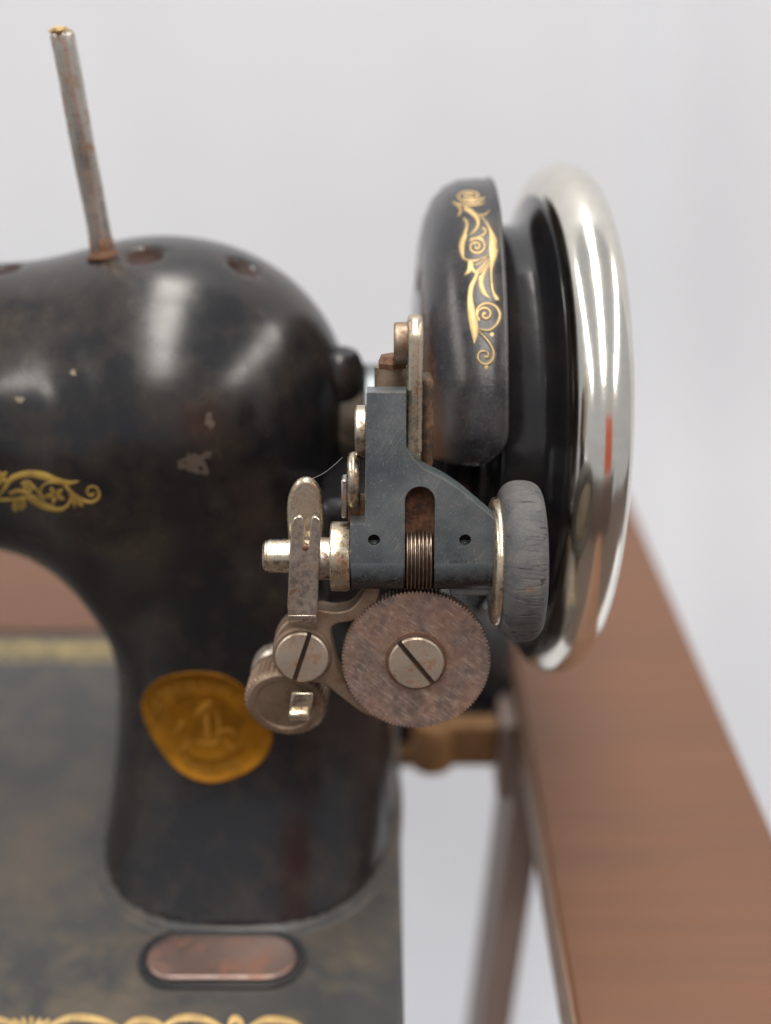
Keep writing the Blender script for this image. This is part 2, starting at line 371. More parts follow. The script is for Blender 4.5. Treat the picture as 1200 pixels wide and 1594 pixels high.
def nets(lo, hi, h):
    ax = [np.arange(lo[i], hi[i] + h, h) for i in range(3)]
    X, Y, Z = np.meshgrid(*ax, indexing='ij'); D = sdf(X, Y, Z); s = D < 0
    nx, ny, nz = D.shape
    sh = (nx - 1, ny - 1, nz - 1); acc = np.zeros(sh + (3,)); cnt = np.zeros(sh)
    cor = [(i, j, k) for i in (0, 1) for j in (0, 1) for k in (0, 1)]
    def sl(c): return (slice(c[0], nx - 1 + c[0]), slice(c[1], ny - 1 + c[1]), slice(c[2], nz - 1 + c[2]))
    for c in cor:
        for a in range(3):
            if c[a]: continue
            e = list(c); e[a] = 1; e = tuple(e); d0, d1 = D[sl(c)], D[sl(e)]; m = (d0 < 0) != (d1 < 0)
            t = np.where(m, d0 / np.where(m, d0 - d1, 1), 0)
            for q in range(3): acc[..., q] += np.where(m, c[q] + (t if q == a else 0), 0)
            cnt += m
    act = cnt > 0; idx = -np.ones(sh, int); idx[act] = np.arange(act.sum())
    cell = np.argwhere(act); P = cell + acc[act] / cnt[act][:, None]; P = P * h + np.array(lo)
    F = []
    for a in range(3):
        b, c = (a + 1) % 3, (a + 2) % 3
        n = [nx, ny, nz]; s0 = [slice(1, n[i] - 1) for i in range(3)]; s0[a] = slice(0, n[a] - 1); s1 = list(s0); s1[a] = slice(1, n[a])
        A, B = s[tuple(s0)], s[tuple(s1)]
        for m, flip in ((A & ~B, False), (~A & B, True)):
            e = np.argwhere(m) + np.array([0 if i == a else 1 for i in range(3)])
            if not len(e): continue
            q = []
            for (db, dc) in ((-1, -1), (0, -1), (0, 0), (-1, 0)):
                v = e.copy(); v[:, b] += db; v[:, c] += dc; q.append(idx[v[:, 0], v[:, 1], v[:, 2]])
            q = np.stack(q, 1); F.append(q[:, ::-1] if flip else q)
    F = np.concatenate(F)
    for _ in range(3):      # pull the points onto the true surface
        e = 0.05; f0 = sdf(*P.T); g = np.stack([(sdf(*(P + np.eye(3)[i] * e).T) - sdf(*(P - np.eye(3)[i] * e).T)) / (2 * e) for i in range(3)], 1)
        st = f0[:, None] * g / np.maximum((g ** 2).sum(1), 0.05)[:, None]; P -= np.clip(st, -0.7, 0.7)
    return P, F
BP, BF = nets((-272, 235, -2), (12, 352, 168), 1.6)
body_bvh = BVHTree.FromPolygons([tuple(p) for p in BP], [tuple(int(i) for i in f) for f in BF])

machine = tag(empty('sewing_machine', (-40, 300, -10)), 'old black cast iron sewing machine with gold scrollwork, bobbin winder and nickel rimmed handwheel', 'sewing machine')
me = bpy.data.meshes.new('arm_and_pillar'); c0 = Vector((-40, 300, 80))
me.from_pydata([tuple((Vector(p) - c0) * S) for p in BP], [], [tuple(int(i) for i in f) for f in BF]); me.materials.append(MAT['body']); me.shade_smooth()
bm = bmesh.new(); bm.from_mesh(me); bmesh.ops.recalc_face_normals(bm, faces=bm.faces); bm.to_mesh(me); bm.free()
body = bpy.data.objects.new('arm_and_pillar', me); scene.collection.objects.link(body); body.parent = machine; body.location = c0 * S - wloc(machine)
me.materials.append(MAT['hole_rust'])
for p in me.polygons:            # the insides of the oil holes are bare and rusty
    c = p.center * 1000 + c0
    for (hx, hy, hr, hz) in HOLES:
        if c.z > 140 and math.hypot(c.x - hx, c.y - hy) < hr + 0.5: p.material_index = 1

# ---- bits of paint loss on the casting (flat stains lying on the surface)
def hit_body(px, py):
    d = ray(px, py).normalized(); h = body_bvh.ray_cast(CAM, d)
    if h[0] is None: return None
    n = h[1] if h[1].dot(d) < 0 else -h[1]
    return h[0], n
def hit_z0(px, py): return PZ(px, py, 0.0), Vector((0, 0, 1))

def ribbons(strokes, hit, off, fx=None, dots=(), nsub=8, wmul=1.0):
    """strokes: lists of (x, y, width); laid on the surface found by hit()"""
    g = Geo()
    for st in strokes:
        if fx: st = [(fx[0] + x / fx[2], fx[1] + y / fx[2], wd / fx[2]) for x, y, wd in st]
        Q = catmull(st, nsub); L = []
        for i, q in enumerate(Q):
            a = Q[max(i - 1, 0)]; b = Q[min(i + 1, len(Q) - 1)]; t = (b - a)[:2]; t = t / (np.linalg.norm(t) + 1e-9)
            nn = np.array([-t[1], t[0]]); wd = max(q[2], 0.3) / 2
            wd *= wmul
            row = []
            for s in (-1, -0.33, 0.33, 1):
                p = q[:2] + nn * wd * s; h = hit(p[0], p[1]); row.append(None if h is None else h[0] + h[1] * (off + 0.10 * (1 - s * s)))
            L.append(row)
        for i in range(len(L) - 1):
            for j in range(3):
                q4 = [L[i][j], L[i][j + 1], L[i + 1][j + 1], L[i + 1][j]]
                if all(p is not None for p in q4) and max((q4[0] - q4[2]).length, (q4[1] - q4[3]).length) < 12: g.add(q4, [(0, 1, 2, 3)])
    for (x, y, r) in dots:
        if fx: x, y, r = fx[0] + x / fx[2], fx[1] + y / fx[2], r / fx[2]
        c = hit(x, y)
        if not c: continue
        ring = [hit(x + r * math.cos(k * math.pi / 8), y + r * math.sin(k * math.pi / 8)) for k in range(16)]
        if all(ring): g.add([c[0] + c[1] * (off + 0.1)] + [q[0] + q[1] * off for q in ring], [(0, 1 + k, 1 + (k + 1) % 16) for k in range(16)])
    return g
def spiral(cx, cy, r1, turns, a0, wd, wend=None, asp=1.0, n=None, ccw=1, r0=0.06):
    n = n or int(turns * 10) + 2; out = []
    for i in range(n):
        t = i / (n - 1); a = a0 + ccw * turns * 2 * math.pi * (1 - t); r = r1 * (r0 + (1 - r0) * t)
        out.append((cx + r * math.cos(a), cy + r * math.sin(a) * asp, wd * (0.9 if i else 1.4) if wend is None else wd + (wend - wd) * t))
    return out

# scroll on the arm
fxA = (0, 700, 6.0)
arm_st = [
 [(-60, 470, 10), (30, 380, 30), (110, 270, 50), (250, 225, 60), (400, 240, 70), (520, 285, 60), (640, 310, 40), (742, 295, 4)],
 [(-60, 470, 22), (110, 465, 30), (260, 450, 40), (330, 490, 58), (430, 530, 60), (560, 558, 38), (640, 510, 28), (662, 430, 24), (620, 340, 24), (520, 306, 15), (420, 322, 15), (378, 390, 15), (430, 480, 8)],
 [(90, 410, 26), (180, 385, 42), (280, 420, 18), (410, 470, 8)],
 [(590, 320, 16), (680, 415, 36), (780, 475, 36), (870, 485, 26), (925, 430, 26), (900, 355, 20), (840, 348, 20), (812, 390, 20), (850, 430, 20), (882, 402, 24)],
 spiral(255, 355, 62, 1.6, 3.6, 24), spiral(192, 520, 66, 1.5, 2.2, 32), [(300, 320, 15), (360, 400, 14), (400, 450, 8)],
 [(670, 410, 12), (690, 470, 42), (700, 545, 8)], [(710, 450, 12), (745, 500, 42), (775, 530, 6)],
]
for k in range(5):
    a = 0.5 + k * 2 * math.pi / 5; arm_st.append([(515 + 14 * math.cos(a), 425 + 12 * math.sin(a), 16), (515 + 55 * math.cos(a), 425 + 45 * math.sin(a), 46), (515 + 102 * math.cos(a), 425 + 84 * math.sin(a), 5)])
    arm_st.append([(8 + 10 * math.cos(a), 262 + 10 * math.sin(a), 16), (8 + 40 * math.cos(a), 262 + 40 * math.sin(a), 44), (8 + 84 * math.cos(a), 262 + 84 * math.sin(a), 5)])
g = ribbons(arm_st, hit_body, 0.05, fxA); obj('scroll_ornament', g.V, g.F, 'gold_old', body, recalc=False, angle=180)

# worn patches showing undercoat
def patch(cx, cy, rx, ry, seed, off=0.035, hit=hit_body):
    rnd = random.Random(seed); ph = [rnd.uniform(0, 6.28) for _ in range(6)]; ring = []
    c = hit(cx, cy)
    for k in range(40):
        a = k * math.pi / 20; r = 1 + 0.16 * math.sin(2 * a + ph[0]) + 0.15 * math.sin(3 * a + ph[1]) + 0.12 * math.sin(5 * a + ph[2]) + 0.09 * math.sin(9 * a + ph[3]) + 0.07 * math.sin(13 * a + ph[4])
        ring.append(hit(cx + rx * r * math.cos(a), cy + ry * r * math.sin(a)))
    if c and all(ring): return [c[0] + c[1] * off] + [q[0] + q[1] * off for q in ring], [(0, 1 + k, 1 + (k + 1) % 40) for k in range(40)]
    return [], []
MAT['undercoat'] = japan('bare_undercoat', base=(0.085, 0.064, 0.048), dust=(0.03, 0.022, 0.016), amount=0.9, rlo=0.5, rhi=0.7, scale=4)
MAT['chip'] = japan('pale_chip', base=(0.22, 0.17, 0.12), dust=(0.12, 0.08, 0.05), amount=0.8, rlo=0.5, rhi=0.7, scale=6)
g = Geo()
for a in ((302, 722, 20, 17, 1), (326, 655, 7, 12, 2), (322, 708, 8, 5, 5)): g.add(*patch(*a))
obj('bare_patch', g.V, g.F, 'undercoat', body, recalc=False, angle=180)
g = Geo()
for a in ((31, 622, 6, 5, 3), (114, 580, 5, 4, 6)): g.add(*patch(*a))
obj('paint_chip', g.V, g.F, 'chip', body, recalc=False, angle=180)

# badge on the pillar
outl = [(221, 1095), (228, 1075), (245, 1058), (275, 1048), (310, 1045), (345, 1050), (376, 1066), (402, 1092), (420, 1125), (423, 1155), (410, 1182), (385, 1202), (352, 1215), (322, 1218), (292, 1208), (264, 1185), (240, 1150), (226, 1120)]
pts = [p[:2] for p in catmull([(a, b, 0) for a, b in outl + outl[:1]], 4)][:-1]
BC = np.array((322.0, 1128.0))
def badge_pt(ang_idx, f, off):
    p = BC + (pts[ang_idx % len(pts)] - BC) * f; h = hit_body(*p); return h[0] + h[1] * off
g = Geo(); n = len(pts); rings = [(1.0, 0.03), (0.998, 0.42), (0.99, 0.55), (0.965, 0.55), (0.955, 0.4), (0.62, 0.4), (0.61, 0.46), (0.595, 0.46), (0.585, 0.4), (0.3, 0.4), (0.02, 0.4)]
V = [badge_pt(i, f, o) for f, o in rings for i in range(n)]
F = [(r * n + i, r * n + (i + 1) % n, (r + 1) * n + (i + 1) % n, (r + 1) * n + i) for r in range(len(rings) - 1) for i in range(n)]
badge = obj('maker_badge', V, F, 'brass', body, angle=60)
angs = [math.atan2(-(p - BC)[1], (p - BC)[0]) for p in pts]
def badge_polar(a, f):
    a = (a + math.pi) % (2 * math.pi) - math.pi; best = None
    for i in range(n):
        j = (i + 1) % n; a0, a1 = angs[i], angs[j]; d = (a1 - a0 + math.pi) % (2 * math.pi) - math.pi; e = (a - a0 + math.pi) % (2 * math.pi) - math.pi
        if d != 0 and 0 <= e / d <= 1: best = pts[i] + (pts[j] - pts[i]) * (e / d)
    if best is None: best = pts[min(range(n), key=lambda k: abs((angs[k] - a + math.pi) % (2 * math.pi) - math.pi))]
    return BC + (best - BC) * f
def text_mesh(s, size=1.0):
    cu = bpy.data.curves.new('t', 'FONT'); cu.body = s; cu.size = size; cu.resolution_u = 2; cu.align_x = 'CENTER'
    o = bpy.data.objects.new('t', cu); scene.collection.objects.link(o); dg = bpy.context.evaluated_depsgraph_get(); dg.update()
    mm = o.evaluated_get(dg).to_mesh(); V = [tuple(v.co) for v in mm.vertices]; F = [tuple(p.vertices) for p in mm.polygons]
    o.evaluated_get(dg).to_mesh_clear(); bpy.data.objects.remove(o); bpy.data.curves.remove(cu); return V, F
g = Geo()
for s, amid, flip in (('THE SINGER MANFG. CO.', math.pi / 2 + 0.15, 1), ('TRADE MARK', -math.pi / 2 + 0.1, -1)):
    tv, tf = text_mesh(s); W = []
    for (x, y, z) in tv:
        a = amid - flip * x * 0.235; f = 0.665 + 0.24 * y if flip > 0 else 0.83 - 0.24 * y
        p = badge_polar(a, f); h = hit_body(*p); W.append(h[0] + h[1] * 0.56)
    g.add(W, tf)
obj('badge_lettering', g.V, g.F, 'brass_hi', badge, recalc=False, angle=180)
mark = [[(322, 1108, 7), (323, 1130, 8), (324, 1148, 9)], [(308, 1152, 4), (326, 1156, 7), (342, 1152, 4)],
        [(306, 1112, 3), (316, 1100, 11), (328, 1091, 9), (330, 1088, 3)], [(280, 1126, 8), (286, 1124, 7), (276, 1140, 4)],
        [(338, 1106, 3), (342, 1130, 5), (340, 1150, 3)], [(300, 1150, 3), (284, 1166, 4)], [(348, 1150, 3), (364, 1166, 4)],
        [(338, 1140, 3), (356, 1134, 5), (366, 1142, 4)]]
g = ribbons(mark, hit_body, 0.62); obj('badge_emblem', g.V, g.F, 'brass_hi', badge, recalc=False, angle=180)

# ------------------------------------------------------------------ bed
def rrect(x0, x1, y0, y1, r, n=8):
    P = []
    for cx, cy, a in ((x1 - r, y1 - r, 0), (x0 + r, y1 - r, 90), (x0 + r, y0 + r, 180), (x1 - r, y0 + r, 270)):
        P += [(cx + r * math.cos(R(a + 90 * k / n)), cy + r * math.sin(R(a + 90 * k / n))) for k in range(n + 1)]
    return P
XY = Frame((0, 0, 0), (1, 0, 0), (0, 1, 0), (0, 0, 1))
bed = obj('bed', *prism(XY, rrect(-290, 4.4, 200, 391, 5), -9, 0), 'bed', machine, bevel=1.4, seg=3)
# flared foot of the pillar
def foot(t, grow):
    a = 2 * math.pi * t; n_ = 2.5; c, s = math.cos(a), math.sin(a)
    fl = 1.0; ax, by = 41.0 + grow, 51.0 + grow
    r = (abs(c / ax) ** n_ + abs(s / by) ** n_) ** (-1 / n_)
    return (-38.8 + r * c, 292 + r * s)
V = []; prof = [(-1.0, 1.3), (0.35, 0.95), (0.9, 0.35), (1.4, 0.35), (1.9, 0.55), (2.3, 0.42), (2.8, 0.04)]; N = 96
for gr, z in prof:
    V += [(*foot(k / N, gr), z) for k in range(N)]
F = [(r * N + k, r * N + (k + 1) % N, (r + 1) * N + (k + 1) % N, (r + 1) * N + k) for r in range(len(prof) - 1) for k in range(N)]
V += [(*foot(k / N, 2.8), -0.5) for k in range(N)]; m_ = len(prof)
F += [((m_ - 1) * N + k, (m_ - 1) * N + (k + 1) % N, m_ * N + (k + 1) % N, m_ * N + k) for k in range(N)]
obj('pillar_foot_ring', V, F, 'bed', bed, angle=180)
# serial number pad
def stad(x0, x1, y0, y1, n=14):
    r = (y1 - y0) / 2; return circ(x1 - r, y0 + r, r, n, -math.pi / 2, math.pi / 2, False) + circ(x0 + r, y0 + r, r, n, math.pi / 2, 3 * math.pi / 2, False)
p0 = PZ(228, 1523, 1.5); p1 = PZ(462, 1455, 1.5); pl = PZ(228, 1490, 1.5); pr = PZ(462, 1490, 1.5)
obj('number_pad_border', *prism(XY, stad(pl.x - 2.2, pr.x + 2.2, p0.y - 2.2, p1.y + 2.2), -1, 1.1, [stad(pl.x - .3, pr.x + .3, p0.y - .3, p1.y + .3)]), 'motor', bed, bevel=0.3)
pad = obj('serial_number_pad', *prism(XY, stad(pl.x, pr.x, p0.y, p1.y), -1, 1.6), 'plate', bed, bevel=0.8, seg=3)
# scrollwork on the bed, front and back
def hump(x0, x1, h, y=1596): return [(x0, y + 4, 4), (x0 + (x1 - x0) * .25, y - h * .8, 10), (x0 + (x1 - x0) * .5, y - h, 12), (x0 + (x1 - x0) * .78, y - h * .5, 9), (x1, y + 5, 4)]
fs = [hump(70, 190, 12), hump(190, 260, 8), hump(250, 350, 12), hump(385, 475, 9), hump(-40, 30, 8), hump(355, 380, 10)]
for k in range(5): fs.append([(40 + 3 * k, 1600, 3), (25 + 12 * k, 1588 + abs(k - 2), 6), (20 + 14 * k, 1583 + abs(k - 2) * 1.5, 3)])
for x in (90, 210, 330, 450, 560): fs.append(spiral(x, 1622, 20, 1.8, 0.5, 8))
fs.append([(-60, 1612, 6), (100, 1604, 8), (250, 1614, 6), (400, 1604, 8), (520, 1614, 6)])
g = ribbons(fs, hit_z0, 0.06); obj('front_scroll_band', g.V, g.F, 'gold', bed, recalc=False, angle=180)
bs = []
for x in range(-160, 240, 26):
    bs.append(spiral(x, 1013, 11, 1.6, 0.4 + x, 6, asp=0.8)); bs.append([(x, 1024, 3), (x + 9, 1008, 8), (x + 22, 1003, 7), (x + 26, 1012, 3)])
bs.append([(-160, 1001, 4), (0, 1001, 4), (240, 1001, 4)]); bs.append([(-160, 1027, 4), (0, 1027, 4), (240, 1027, 4)])
g = ribbons(bs, hit_z0, 0.06); obj('back_scroll_band', g.V, g.F, 'gold_dim', bed, recalc=False, angle=180)

# ------------------------------------------------------------------ spool pin
pb = march(162, 396); b0 = pb + Vector((0, 0, -2))
pt = PY(95, 45, pb.y + 1.0); ax = (pt - b0); Lp = ax.length
sd = 2.75
def bent(a, x, r): return 1 + 0.03 * math.sin(3 * a + x * 0.2)
pin = obj('spool_pin', *lathe(b0, ax, [(0, sd)] + [(Lp * k / 24, sd) for k in range(1, 23)] + [(Lp - 1.4, sd), (Lp - .5, sd * .88), (Lp, sd * .55), (Lp + .05, 0.01)], 32, bent, up=Vector((0, -1, 0))), 'steel', machine, angle=50)
obj('splintered_tip', *lathe(b0 + ax.normalized() * (Lp - 1.2) + Vector((-0.2, -sd * 0.55, 0)), ax, [(0, 0.01), (.2, 1.2), (1.0, 1.9), (1.6, 1.5), (1.9, .4), (2.0, 0.01)], 18, lambda a, x, r: 1 + 0.35 * math.sin(7 * a + 5 * x) * math.sin(3 * a)), MAT['brass_hi'] if False else 'gold', pin, angle=20)
obj('rust_collar', *lathe(b0, ax, [(1.2, sd + 1.3), (2.1, sd + 1.0), (2.8, sd + .25), (3.6, sd + .08), (6, sd + 0.03)], 40, lambda a, x, r: 1 + 0.06 * math.sin(5 * a)), 'rusty', pin, angle=180)

# ------------------------------------------------------------------ handwheel, on the axle X direction
WO = Vector((0, 303, 117.5)); X = Vector((1, 0, 0))
XW = Vector((1, 0.06, -0.028)).normalized(); WW = Vector((-3.0, 300.5, 117.0))
wp = [(12.4, 16), (12.4, 42.5), (13.4, 44), (15, 43.5), (17.5, 39), (20.5, 39), (23, 43.5), (25.4, 44), (25.6, 48.6), (26.6, 49.6), (34.0, 49.9), (36.0, 50.9), (37.3, 53.2), (38.1, 56.0), (38.6, 57.2), (39.5, 57.5), (39.9, 56.8), (40.5, 52), (41.5, 30), (42, 20)]
wheel = obj('hand_wheel', *lathe(WW, XW, wp, 160), 'wheel_black', machine, angle=60)
MR, mr = 58.1, 7.0
tor = [(45.6 + mr * math.cos(k * 2 * math.pi / 40), MR + mr * math.sin(k * 2 * math.pi / 40)) for k in range(40)]
obj('nickel_rim', *lathe(WW, XW, tor, 200, loop=True), 'chrome', wheel, angle=180)
obj('stop_motion_knob', *lathe(WW, XW, [(40, 16), (46, 16), (46.5, 19), (53, 19), (54, 18), (54.5, 8), (54.5, 0.01)], 72, lambda a, x, r: 1 + (0.02 * math.cos(36 * a) if 46 < x < 54 else 0)), 'nickel', wheel)
obj('axle_hub', *lathe(WO, X, [(-8, 0.01), (-8, 13.2), (3, 13.4), (3.6, 14.2), (8, 14.2), (8.6, 13), (26.5, 13)], 64), 'bracket', machine)
boss = obj('axle_bearing', *lathe(WO, X, [(-24, 16), (-12, 14.6), (-6.2, 13.6), (-4.6, 13.2), (-4.0, 12.6), (-3.9, 11), (-3.9, 5)], 72), 'boss', machine, angle=60)
V, F = lathe((-11.5, 297, 117.5 + 10.5), (0, 0, 1), [(-4, 0.01), (-3, 6), (0, 6.8), (4, 6.4), (7.4, 5.2), (8.6, 4.4), (9.0, 3.4), (8.3, 2.4), (8.0, 0.01)], 48)
obj('oil_cup', V, F, 'body', boss, angle=180)
# belt guard: a partial shell over the belt groove
def gprof():
    o = [(26.3, 57.8), (26.25, 59.5), (25.9, 59.95), (25.3, 59.95), (24.9, 59.5), (22, 59.6), (18, 59.3), (14.5, 57.7), (11.6, 54.6), (9.6, 50), (8.6, 45), (8.2, 38)]
    i = [(10.2, 38), (10.6, 45), (11.6, 49.5), (13.3, 53), (15.8, 55.8), (18.6, 57.2), (22, 57.4), (25, 57.2)]
    return o + i
ga0, ga1 = None, None
def gshape(a, x, r): return 1.0
# angle 0 = up, positive towards the camera (−Y)
NG = 96; ga = [R(-52) + (R(90 - 9.5) - R(-52)) * k / (NG - 1) for k in range(NG)]
V, F = [], []; pf = gprof(); n = len(pf)
for i, a in enumerate(ga):
    # end tapers in at the bottom corner so that the guard closes with a rounded tip
    e = (R(90 - 9.5) - a); tt = max(0.0, 1 - e / R(9)); sh = 1 - 0.045 * tt ** 2.2
    for (x, r) in pf:
        xx = x - (5.5 * tt ** 3 * max(0, (x - 18) / 8) if x > 18 else 0)
        V.append(WO + Vector((xx, -math.sin(a) * r * sh, math.cos(a) * r * sh)))
for i in range(NG - 1):
    for j in range(n): F.append((i * n + j, (i + 1) * n + j, (i + 1) * n + (j + 1) % n, i * n + (j + 1) % n))
F += [tuple(range(n)), tuple((NG - 1) * n + j for j in range(n))]
guard = obj('belt_guard', V, F, 'guard', machine, angle=70)
gb = BVHTree.FromPolygons([tuple(v) for v in V], F)
def hit_guard(px, py):
    d = ray(px, py).normalized(); h = gb.ray_cast(CAM, d)
    if h[0] is None: return None
    p = h[0]; nn = (p - Vector((p.x, 303, 117.5))).normalized()
    return p, (nn - Vector((0.15, 0, 0)) if p.x < 14 else nn)
f4, f5 = (680, 270, 9.375), (680, 430, 9.375)
gs4 = [spiral(480, 330, 215, 2.1, 0.3, 22, 26, asp=0.42), [(240, 420, 20), (320, 480, 30), (345, 560, 22), (300, 630, 6)], [(700, 430, 6), (560, 455, 24), (400, 460, 24), (250, 430, 14)],
 [(400, 500, 60), (500, 560, 66), (590, 660, 60), (590, 780, 42), (480, 912, 12)],
 [(590, 590, 12), (700, 690, 24), (780, 830, 50), (820, 960, 88), (828, 1080, 112), (820, 1220, 84), (792, 1400, 52), (800, 1600, 44), (820, 1730, 46), (880, 1835, 58), (885, 1850, 8)],
 [(390, 650, 34), (440, 740, 36), (410, 880, 56), (365, 1030, 72), (368, 1160, 58), (400, 1245, 26), (520, 1275, 26), (670, 1240, 22), (760, 1180, 12)],
 spiral(575, 1070, 150, 1.9, -2.2, 26, 30, asp=0.86), [(470, 990, 10), (560, 945, 24), (680, 960, 26)],
 [(660, 800, 26), (705, 820, 34), (700, 880, 34), (600, 935, 18), (480, 985, 8)],
 [(400, 1485, 8), (460, 1430, 50), (490, 1360, 76), (490, 1290, 66)], [(570, 1450, 36), (520, 1400, 46), (490, 1340, 50)],
 [(560, 1345, 22), (640, 1300, 18), (730, 1235, 8)], [(600, 1420, 20), (690, 1320, 22), (755, 1240, 8)], [(560, 1480, 10), (640, 1430, 20), (760, 1270, 10)],
 [(640, 1600, 66), (680, 1460, 50), (765, 1300, 14)],
 [(620, 600, 8), (700, 600, 16), (770, 540, 8)],
]
gs5 = [[(600, -100, 18), (560, 30, 44), (505, 150, 60), (485, 300, 66), (500, 480, 92), (530, 650, 112), (552, 840, 84), (545, 992, 4)],
 [(645, 0, 66), (648, 120, 62), (690, 240, 58), (775, 325, 8)],
 spiral(705, 560, 128, 1.45, 2.35, 34, 28, asp=1.0), 
 [(625, 640, 20), (580, 560, 26), (610, 450, 30), (730, 395, 30), (860, 445, 34), (918, 560, 38), (880, 690, 36), (780, 780, 32), (690, 785, 24), (600, 768, 10)],
 [(596, 790, 8), (700, 890, 24), (790, 1010, 30), (828, 1130, 34), (795, 1240, 36), (700, 1285, 32), (615, 1230, 26), (600, 1150, 26), (650, 1092, 26), (740, 1110, 26), (745, 1170, 26), (695, 1178, 42)]]
g = ribbons(gs4, hit_guard, 0.03, f4, wmul=1.08); g2 = ribbons(gs5, hit_guard, 0.03, f5, wmul=1.08, dots=[(805, 850, 28), (720, 1325, 28)]); g.add(g2.V, g2.F)
obj('scroll_ornament', g.V, g.F, 'gold', guard, recalc=False, angle=180)
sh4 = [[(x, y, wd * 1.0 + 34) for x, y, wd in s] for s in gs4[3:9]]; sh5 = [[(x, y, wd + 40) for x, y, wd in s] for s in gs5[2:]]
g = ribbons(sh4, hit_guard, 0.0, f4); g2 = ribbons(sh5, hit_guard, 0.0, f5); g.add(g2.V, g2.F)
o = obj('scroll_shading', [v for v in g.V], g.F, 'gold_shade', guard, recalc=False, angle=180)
for v in o.data.vertices:      # keep the halo beneath the bright strokes
    pass

# ------------------------------------------------------------------ bobbin winder (its own tilted frame)
T = R(8)
O = PY(648, 866, 228)
W = Frame(O, (1, 0, 0), (0, math.sin(T), math.cos(T)), (0, -math.cos(T), math.sin(T)))
PXM = 1 / 7.55                      # millimetres per pixel here
RB = 6.75
def wp2(pts, h): return [W.px(x, y, h) for x, y in pts]
HF = RB - 0.05
v0 = -0.3
def at(x, y, h): return W.px(x, y, h)
# --- bracket plate outline
outer = [(570, 611), (632, 611), (632, 697), (644, 716), (660, 731), (690, 746), (716, 763), (742, 785), (762, 802), (773, 812), (776, 828)]
ou = wp2(outer, HF); xr = at(777, 866, HF)[0]; xl = at(545, 866, HF)[0]
ou = ou + [(xr, v0)]
sl, sr = at(630, 800, HF)[0], at(677, 800, HF)[0]; st_ = at(654, 757, HF)[1]; rs = (sr - sl) / 2
slot = [(sr, v0)] + circ((sl + sr) / 2, st_ - rs, rs, 14, 0, math.pi, False) + [(sl, v0)]
ol = [(xl, v0)] + wp2([(545, 816), (568, 816)], HF)
poly = ou + slot + ol
holes = [circ(*at(582, 841, HF), 9.3 * PXM, 24), circ(*at(724, 841, HF), 9.3 * PXM, 24)]
bracket = obj('winder_bracket', *prism(W, poly, 0.8, HF, holes), 'bracket', machine, bevel=0.34, seg=2, bevmat='bare_edge')
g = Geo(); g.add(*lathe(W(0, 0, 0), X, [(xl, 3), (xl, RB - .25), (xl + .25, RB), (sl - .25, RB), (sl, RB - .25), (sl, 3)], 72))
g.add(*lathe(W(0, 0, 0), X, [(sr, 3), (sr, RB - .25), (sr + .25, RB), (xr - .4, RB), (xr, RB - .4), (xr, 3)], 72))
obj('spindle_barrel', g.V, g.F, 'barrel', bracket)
obj('rusty_slot_back', *fbox(W, sl - 1, sr + 1, v0, st_ + 1, 0.3, 2.6), 'brown_felt', bracket)
for hx in (582, 724):
    u, v = at(hx, 841, HF); obj('pin_hole', *lathe(W(u, v, HF - 2.2), W.h, [(0, 0.01), (0, 1.5)], 24), 'dark_hole', bracket)
g = Geo(); u, v = at(582, 841, HF)
# lower lip below the barrel on the right
obj('barrel_foot', *fbox(W, at(700, 900, 0)[0], at(770, 900, 0)[0], -RB - 1.3, -RB + 1.2, -6, 2.0), 'bracket', bracket, bevel=0.6)
# --- worm
NW = 7; ww = (sr - sl) - 0.5; wprof = [(sl + .25, 3)]
for k in range(NW):
    x0 = sl + .25 + ww * k / NW; wprof += [(x0 + .04, 5.95), (x0 + ww / NW * .32, 6.85), (x0 + ww / NW * .62, 6.85), (x0 + ww / NW * .96, 5.95)]
wprof += [(sr - .25, 3)]
obj('worm', *lathe(W(0, 0.15, 0.1), X, wprof, 96), metal('dark_worm_steel', (0.30, 0.23, 0.18), (0.07, 0.04, 0.025), 1.0, 0.35, 0.5, 420, (0.45, 0.62)), machine, angle=25)
# --- worm gear
HG = 1.8
gt, gbm = at(648, 923, HG), at(648, 1131, HG); gl, gr = at(532, 1026, HG), at(764, 1026, HG)
GC = ((gl[0] + gr[0]) / 2, (gt[1] + gbm[1]) / 2); RG = (gr[0] - gl[0]) / 2
print('gear radii', RG, (gt[1] - gbm[1]) / 2, 'O', O)
NT = 118
def ground(nt, r, depth, sharp=4):
    P = []
    for k in range(nt):
        a = 2 * math.pi * k / nt; s = 2 * math.pi / nt
        for t, rr in ((0, -depth), (.28, -depth * .15), (.5, 0), (.72, -depth * .15)): P.append((GC[0] + (r + rr) * math.cos(a + s * t), GC[1] + (r + rr) * math.sin(a + s * t)))
    return P
gear_poly = ground(NT, RG, 0.62)
gear = obj('worm_gear', *prism(W, gear_poly, HG - 2.6, HG), 'gear', machine, origin=W(GC[0], GC[1], HG - 1.3), angle=30)
